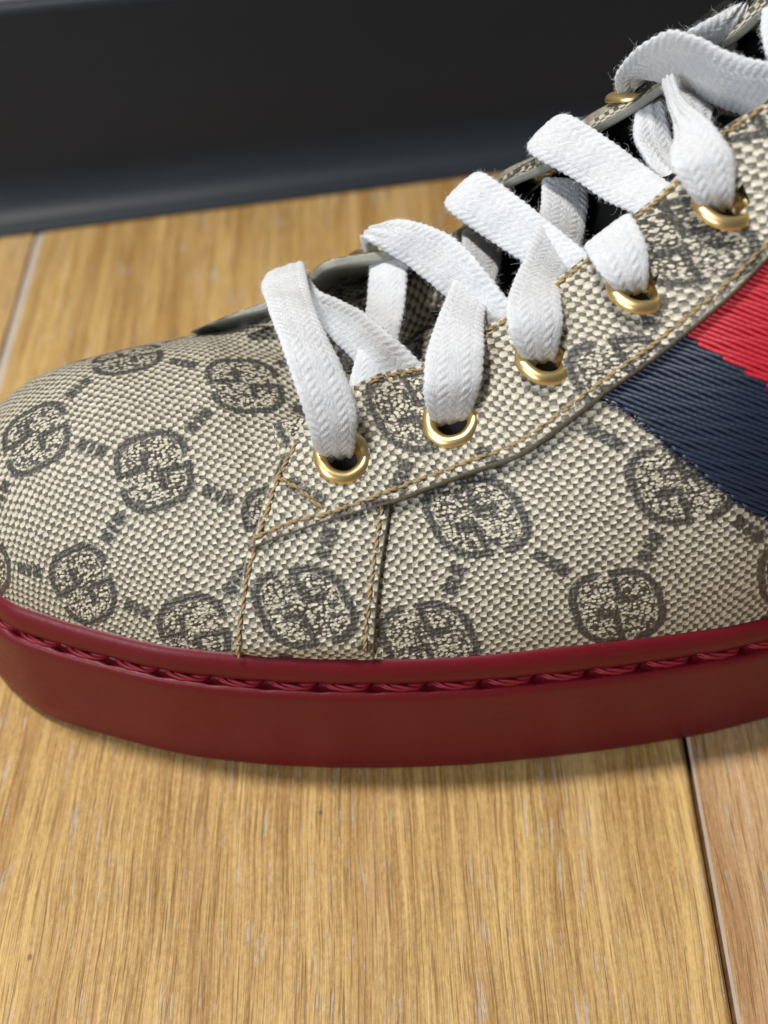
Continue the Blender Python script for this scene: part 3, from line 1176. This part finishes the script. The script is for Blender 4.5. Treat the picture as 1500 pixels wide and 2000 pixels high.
def strand(stations, dirt=(0, 0), th=1.25, fuzz=1.0, lift=0.0):
    """stations: (leftx, lefty, rightx, righty, v[, v_right]) in photo pixels with the depth plane v of the shoe"""
    Lp = np.array([atv(s[0], s[1], s[4]) for s in stations])
    Rp = np.array([atv(s[2], s[3], s[5] if len(s) > 5 else s[4]) for s in stations])
    LL = catmull(Lp, 10); RR = catmull(Rp, 10)
    both = resample(np.hstack([LL, RR]), .28)
    LL, RR = both[:, :3], both[:, 3:]
    cc = (LL + RR) / 2
    n = len(cc)
    ln = np.concatenate([[0], np.cumsum(np.linalg.norm(np.diff(cc, axis=0), axis=1))])
    T = np.gradient(cc, axis=0); T /= np.linalg.norm(T, axis=1, keepdims=True) + 1e-9
    Wd = RR - LL
    width = np.linalg.norm(Wd, axis=1)
    Wd = Wd / (width[:, None] + 1e-9)
    N = np.cross(Wd, T); N /= np.linalg.norm(N, axis=1, keepdims=True) + 1e-9
    view = C - cc
    flip = np.sign(np.sum(N * view, 1)); flip[flip == 0] = 1
    if np.mean(flip) < 0: N = -N
    N[1:-1] = (N[:-2] + N[1:-1] * 2 + N[2:]) / 4
    N /= np.linalg.norm(N, axis=1, keepdims=True) + 1e-9
    nx = 46
    ang = np.concatenate([np.linspace(PI, 0, nx), np.linspace(0, -PI, 12)[1:-1]])
    cs, sn = np.cos(ang), np.sin(ang)
    ex = np.sign(cs) * np.abs(cs) ** .82
    ez = np.sign(sn) * np.abs(sn) ** .55
    m = len(ang)
    X = ex[None, :] * (width[:, None] / 2)
    narrow = np.clip(7.0 / (width + 1e-6), 1, 1.6)[:, None]
    Z = ez[None, :] * (th / 2) * narrow ** .8
    # braid: columns of slanting yarns
    ncol = 5
    xc = (ex[None, :] * .5 + .5) * ncol
    fr = np.abs((xc % 1) - .5) * 2
    sgn = np.where((np.floor(xc) % 2) == 0, 1, -1)
    ph = ln[:, None] / 1.15 + sgn * ((xc % 1) - .5) * .95 + (np.floor(xc) * .37)
    yarn = np.abs(np.sin(PI * ph)) ** .7
    top = np.clip(sn, 0, 1)[None, :] ** .3
    dis = top * (.18 * yarn - .10 * fr ** 4 * np.abs(np.cos(PI * ph * .5)) - .05) + .03 * np.sin(PI * 2 * ph)
    wavy = .10 * np.sin(ln[:, None] * .55 + ex[None, :] * 2.0) + .07 * np.sin(ln[:, None] * 1.3 + 1.0)
    gather = np.clip((6.6 - width) / 3.0, 0, 1)[:, None]
    dis = dis - .42 * gather * (.5 + .5 * np.cos(ex[None, :] * 9.0 + ln[:, None] * .25)) * top
    camb = -.10 * (ex[None, :] ** 2) * width[:, None] / 7
    edge_n = 1 + .022 * np.sin(ln[:, None] * 2 * PI / 1.15) * np.abs(ex[None, :]) ** 6
    V = (cc[:, None, :] + Wd[:, None, :] * (X * edge_n)[:, :, None]
         + N[:, None, :] * ((Z + dis + wavy + camb + lift)[:, :, None]))
    UV = np.stack([np.broadcast_to(ex[None, :] * 4, (n, m)) + len(fuzz_pts) * 3.1, np.broadcast_to(ln[:, None], (n, m)) + len(fuzz_pts) * 17.0], -1)
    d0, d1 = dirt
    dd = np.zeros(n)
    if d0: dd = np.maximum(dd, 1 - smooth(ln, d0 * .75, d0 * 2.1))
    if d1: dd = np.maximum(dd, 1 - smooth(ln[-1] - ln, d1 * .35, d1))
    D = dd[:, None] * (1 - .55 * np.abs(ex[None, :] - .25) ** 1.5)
    F = grid_faces(n, m, close_v=True)
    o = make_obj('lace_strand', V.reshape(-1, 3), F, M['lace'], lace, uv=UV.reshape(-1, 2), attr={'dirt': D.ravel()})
    fuzz_pts.append((V, N, Wd, T, ex, fuzz))
    return o


# bar across the toe end: near eyelet 1 over to the far side
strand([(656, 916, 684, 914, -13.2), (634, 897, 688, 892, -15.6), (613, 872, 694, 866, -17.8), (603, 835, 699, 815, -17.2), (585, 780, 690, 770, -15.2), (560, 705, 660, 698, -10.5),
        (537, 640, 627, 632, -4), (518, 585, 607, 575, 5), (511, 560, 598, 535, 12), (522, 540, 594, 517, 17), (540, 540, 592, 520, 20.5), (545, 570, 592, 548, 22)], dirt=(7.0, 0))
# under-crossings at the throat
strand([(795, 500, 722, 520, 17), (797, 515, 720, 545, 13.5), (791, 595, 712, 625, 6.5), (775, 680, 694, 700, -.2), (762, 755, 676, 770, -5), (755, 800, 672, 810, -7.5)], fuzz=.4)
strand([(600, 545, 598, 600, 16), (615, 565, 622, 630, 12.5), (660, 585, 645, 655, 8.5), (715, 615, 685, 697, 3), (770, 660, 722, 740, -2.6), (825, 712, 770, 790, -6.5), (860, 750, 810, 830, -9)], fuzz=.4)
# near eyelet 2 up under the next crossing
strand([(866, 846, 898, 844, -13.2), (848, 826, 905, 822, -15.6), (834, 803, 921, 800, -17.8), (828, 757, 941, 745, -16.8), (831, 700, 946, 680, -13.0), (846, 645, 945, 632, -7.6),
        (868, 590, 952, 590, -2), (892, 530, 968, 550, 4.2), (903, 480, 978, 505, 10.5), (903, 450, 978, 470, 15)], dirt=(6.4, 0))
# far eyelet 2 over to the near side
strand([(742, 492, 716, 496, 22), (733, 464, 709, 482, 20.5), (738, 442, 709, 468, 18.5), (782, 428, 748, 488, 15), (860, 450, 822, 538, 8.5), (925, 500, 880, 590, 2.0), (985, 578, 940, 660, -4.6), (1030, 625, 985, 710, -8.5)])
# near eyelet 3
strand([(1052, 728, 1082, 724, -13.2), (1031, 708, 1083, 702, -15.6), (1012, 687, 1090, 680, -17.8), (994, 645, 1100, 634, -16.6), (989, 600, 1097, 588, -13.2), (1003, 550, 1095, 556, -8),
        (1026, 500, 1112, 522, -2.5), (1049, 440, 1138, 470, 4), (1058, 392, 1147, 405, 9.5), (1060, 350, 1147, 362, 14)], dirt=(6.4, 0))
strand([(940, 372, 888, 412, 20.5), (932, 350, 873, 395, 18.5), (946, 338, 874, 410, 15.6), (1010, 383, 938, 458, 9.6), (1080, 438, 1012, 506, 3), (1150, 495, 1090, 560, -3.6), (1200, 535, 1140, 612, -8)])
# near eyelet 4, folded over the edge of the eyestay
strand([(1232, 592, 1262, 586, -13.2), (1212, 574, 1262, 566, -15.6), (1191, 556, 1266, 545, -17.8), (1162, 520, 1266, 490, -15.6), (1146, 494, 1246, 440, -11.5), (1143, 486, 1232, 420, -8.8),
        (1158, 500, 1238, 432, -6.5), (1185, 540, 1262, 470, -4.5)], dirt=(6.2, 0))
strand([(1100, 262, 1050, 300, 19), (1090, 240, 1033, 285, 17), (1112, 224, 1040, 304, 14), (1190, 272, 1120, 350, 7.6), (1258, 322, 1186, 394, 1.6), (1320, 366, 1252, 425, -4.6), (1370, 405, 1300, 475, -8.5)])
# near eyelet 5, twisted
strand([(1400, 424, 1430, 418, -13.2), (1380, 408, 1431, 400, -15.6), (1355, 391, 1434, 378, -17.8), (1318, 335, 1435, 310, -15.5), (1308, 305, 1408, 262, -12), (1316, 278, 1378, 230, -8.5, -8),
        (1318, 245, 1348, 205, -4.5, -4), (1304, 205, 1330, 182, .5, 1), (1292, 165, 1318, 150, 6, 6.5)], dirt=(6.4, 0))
strand([(1292, 350, 1352, 345, -1), (1262, 315, 1330, 318, 3), (1239, 270, 1312, 275, 7.5), (1239, 232, 1302, 216, 11.5), (1242, 200, 1300, 190, 14.5)], fuzz=.5)
strand([(1350, 290, 1372, 275, -3.5), (1340, 240, 1384, 248, 0), (1322, 190, 1396, 205, 5.5), (1318, 160, 1402, 168, 11)], fuzz=.5)
# broad loop from far eyelet 5
strand([(1222, 205, 1275, 178, 18.5), (1206, 180, 1268, 158, 16.8), (1202, 152, 1275, 148, 15), (1222, 118, 1298, 158, 12.6), (1262, 82, 1322, 175, 10), (1310, 60, 1352, 188, 7.5), (1355, 72, 1390, 202, 4.6),
        (1425, 104, 1440, 222, .6), (1500, 122, 1500, 246, -3.8), (1570, 145, 1570, 275, -8)], fuzz=1.6)
strand([(1312, 100, 1410, 165, 12), (1338, 68, 1424, 128, 12), (1372, 44, 1434, 102, 12), (1408, 26, 1443, 62, 12.5), (1440, 9, 1454, 18, 14.5), (1458, 22, 1466, 30, 16.5)], fuzz=1.4)
strand([(1488, 20, 1570, -10, 8.5), (1486, 60, 1575, 40, 5), (1494, 100, 1580, 90, 1.5), (1510, 140, 1590, 130, -1)], fuzz=.6)

# loose cotton fibres standing off the lace
V, F = [], []


def fibre(p, d, ln, curl, rad):
    off = len(V)
    n = 6
    pos = np.array(p, float); dd = np.array(d, float)
    ax_ = rng.normal(size=3); ax_ /= np.linalg.norm(ax_)
    for i in range(n):
        s1 = np.cross(dd, (.3, .5, .8)); s1 /= np.linalg.norm(s1) + 1e-9
        s2 = np.cross(dd, s1)
        r = rad * (1 - .6 * i / (n - 1))
        for j in range(3):
            q = 2 * PI * j / 3
            V.append(pos + r * (s1 * math.cos(q) + s2 * math.sin(q)))
        pos = pos + dd * ln / n
        dd = dd + np.cross(ax_, dd) * curl + rng.normal(size=3) * .18
        dd /= np.linalg.norm(dd)
    F.extend(grid_faces(n, 3, close_v=True, off=off))


for Vs, N, Wd, T, ex, k in fuzz_pts:
    n, m = Vs.shape[:2]
    for _ in range(int(520 * k)):
        i = rng.integers(6, n - 2)
        if rng.random() < .62:
            j = int(rng.choice([0, 1, 2, 3, 43, 44, 45, 46])); d = Wd[i] * np.sign(ex[j]) + rng.normal(size=3) * .55
        else:
            j = rng.integers(0, 46); d = N[i] * .5 + rng.normal(size=3) * .6
        d /= np.linalg.norm(d)
        fibre(Vs[i, j], d, rng.uniform(.35, 1.1) if rng.random() < .93 else rng.uniform(1.2, 2.6), rng.uniform(-.8, .8), .016)
fz = make_obj('lace_fuzz', V, F, M['fuzz'], lace)
fz['kind'] = 'stuff'
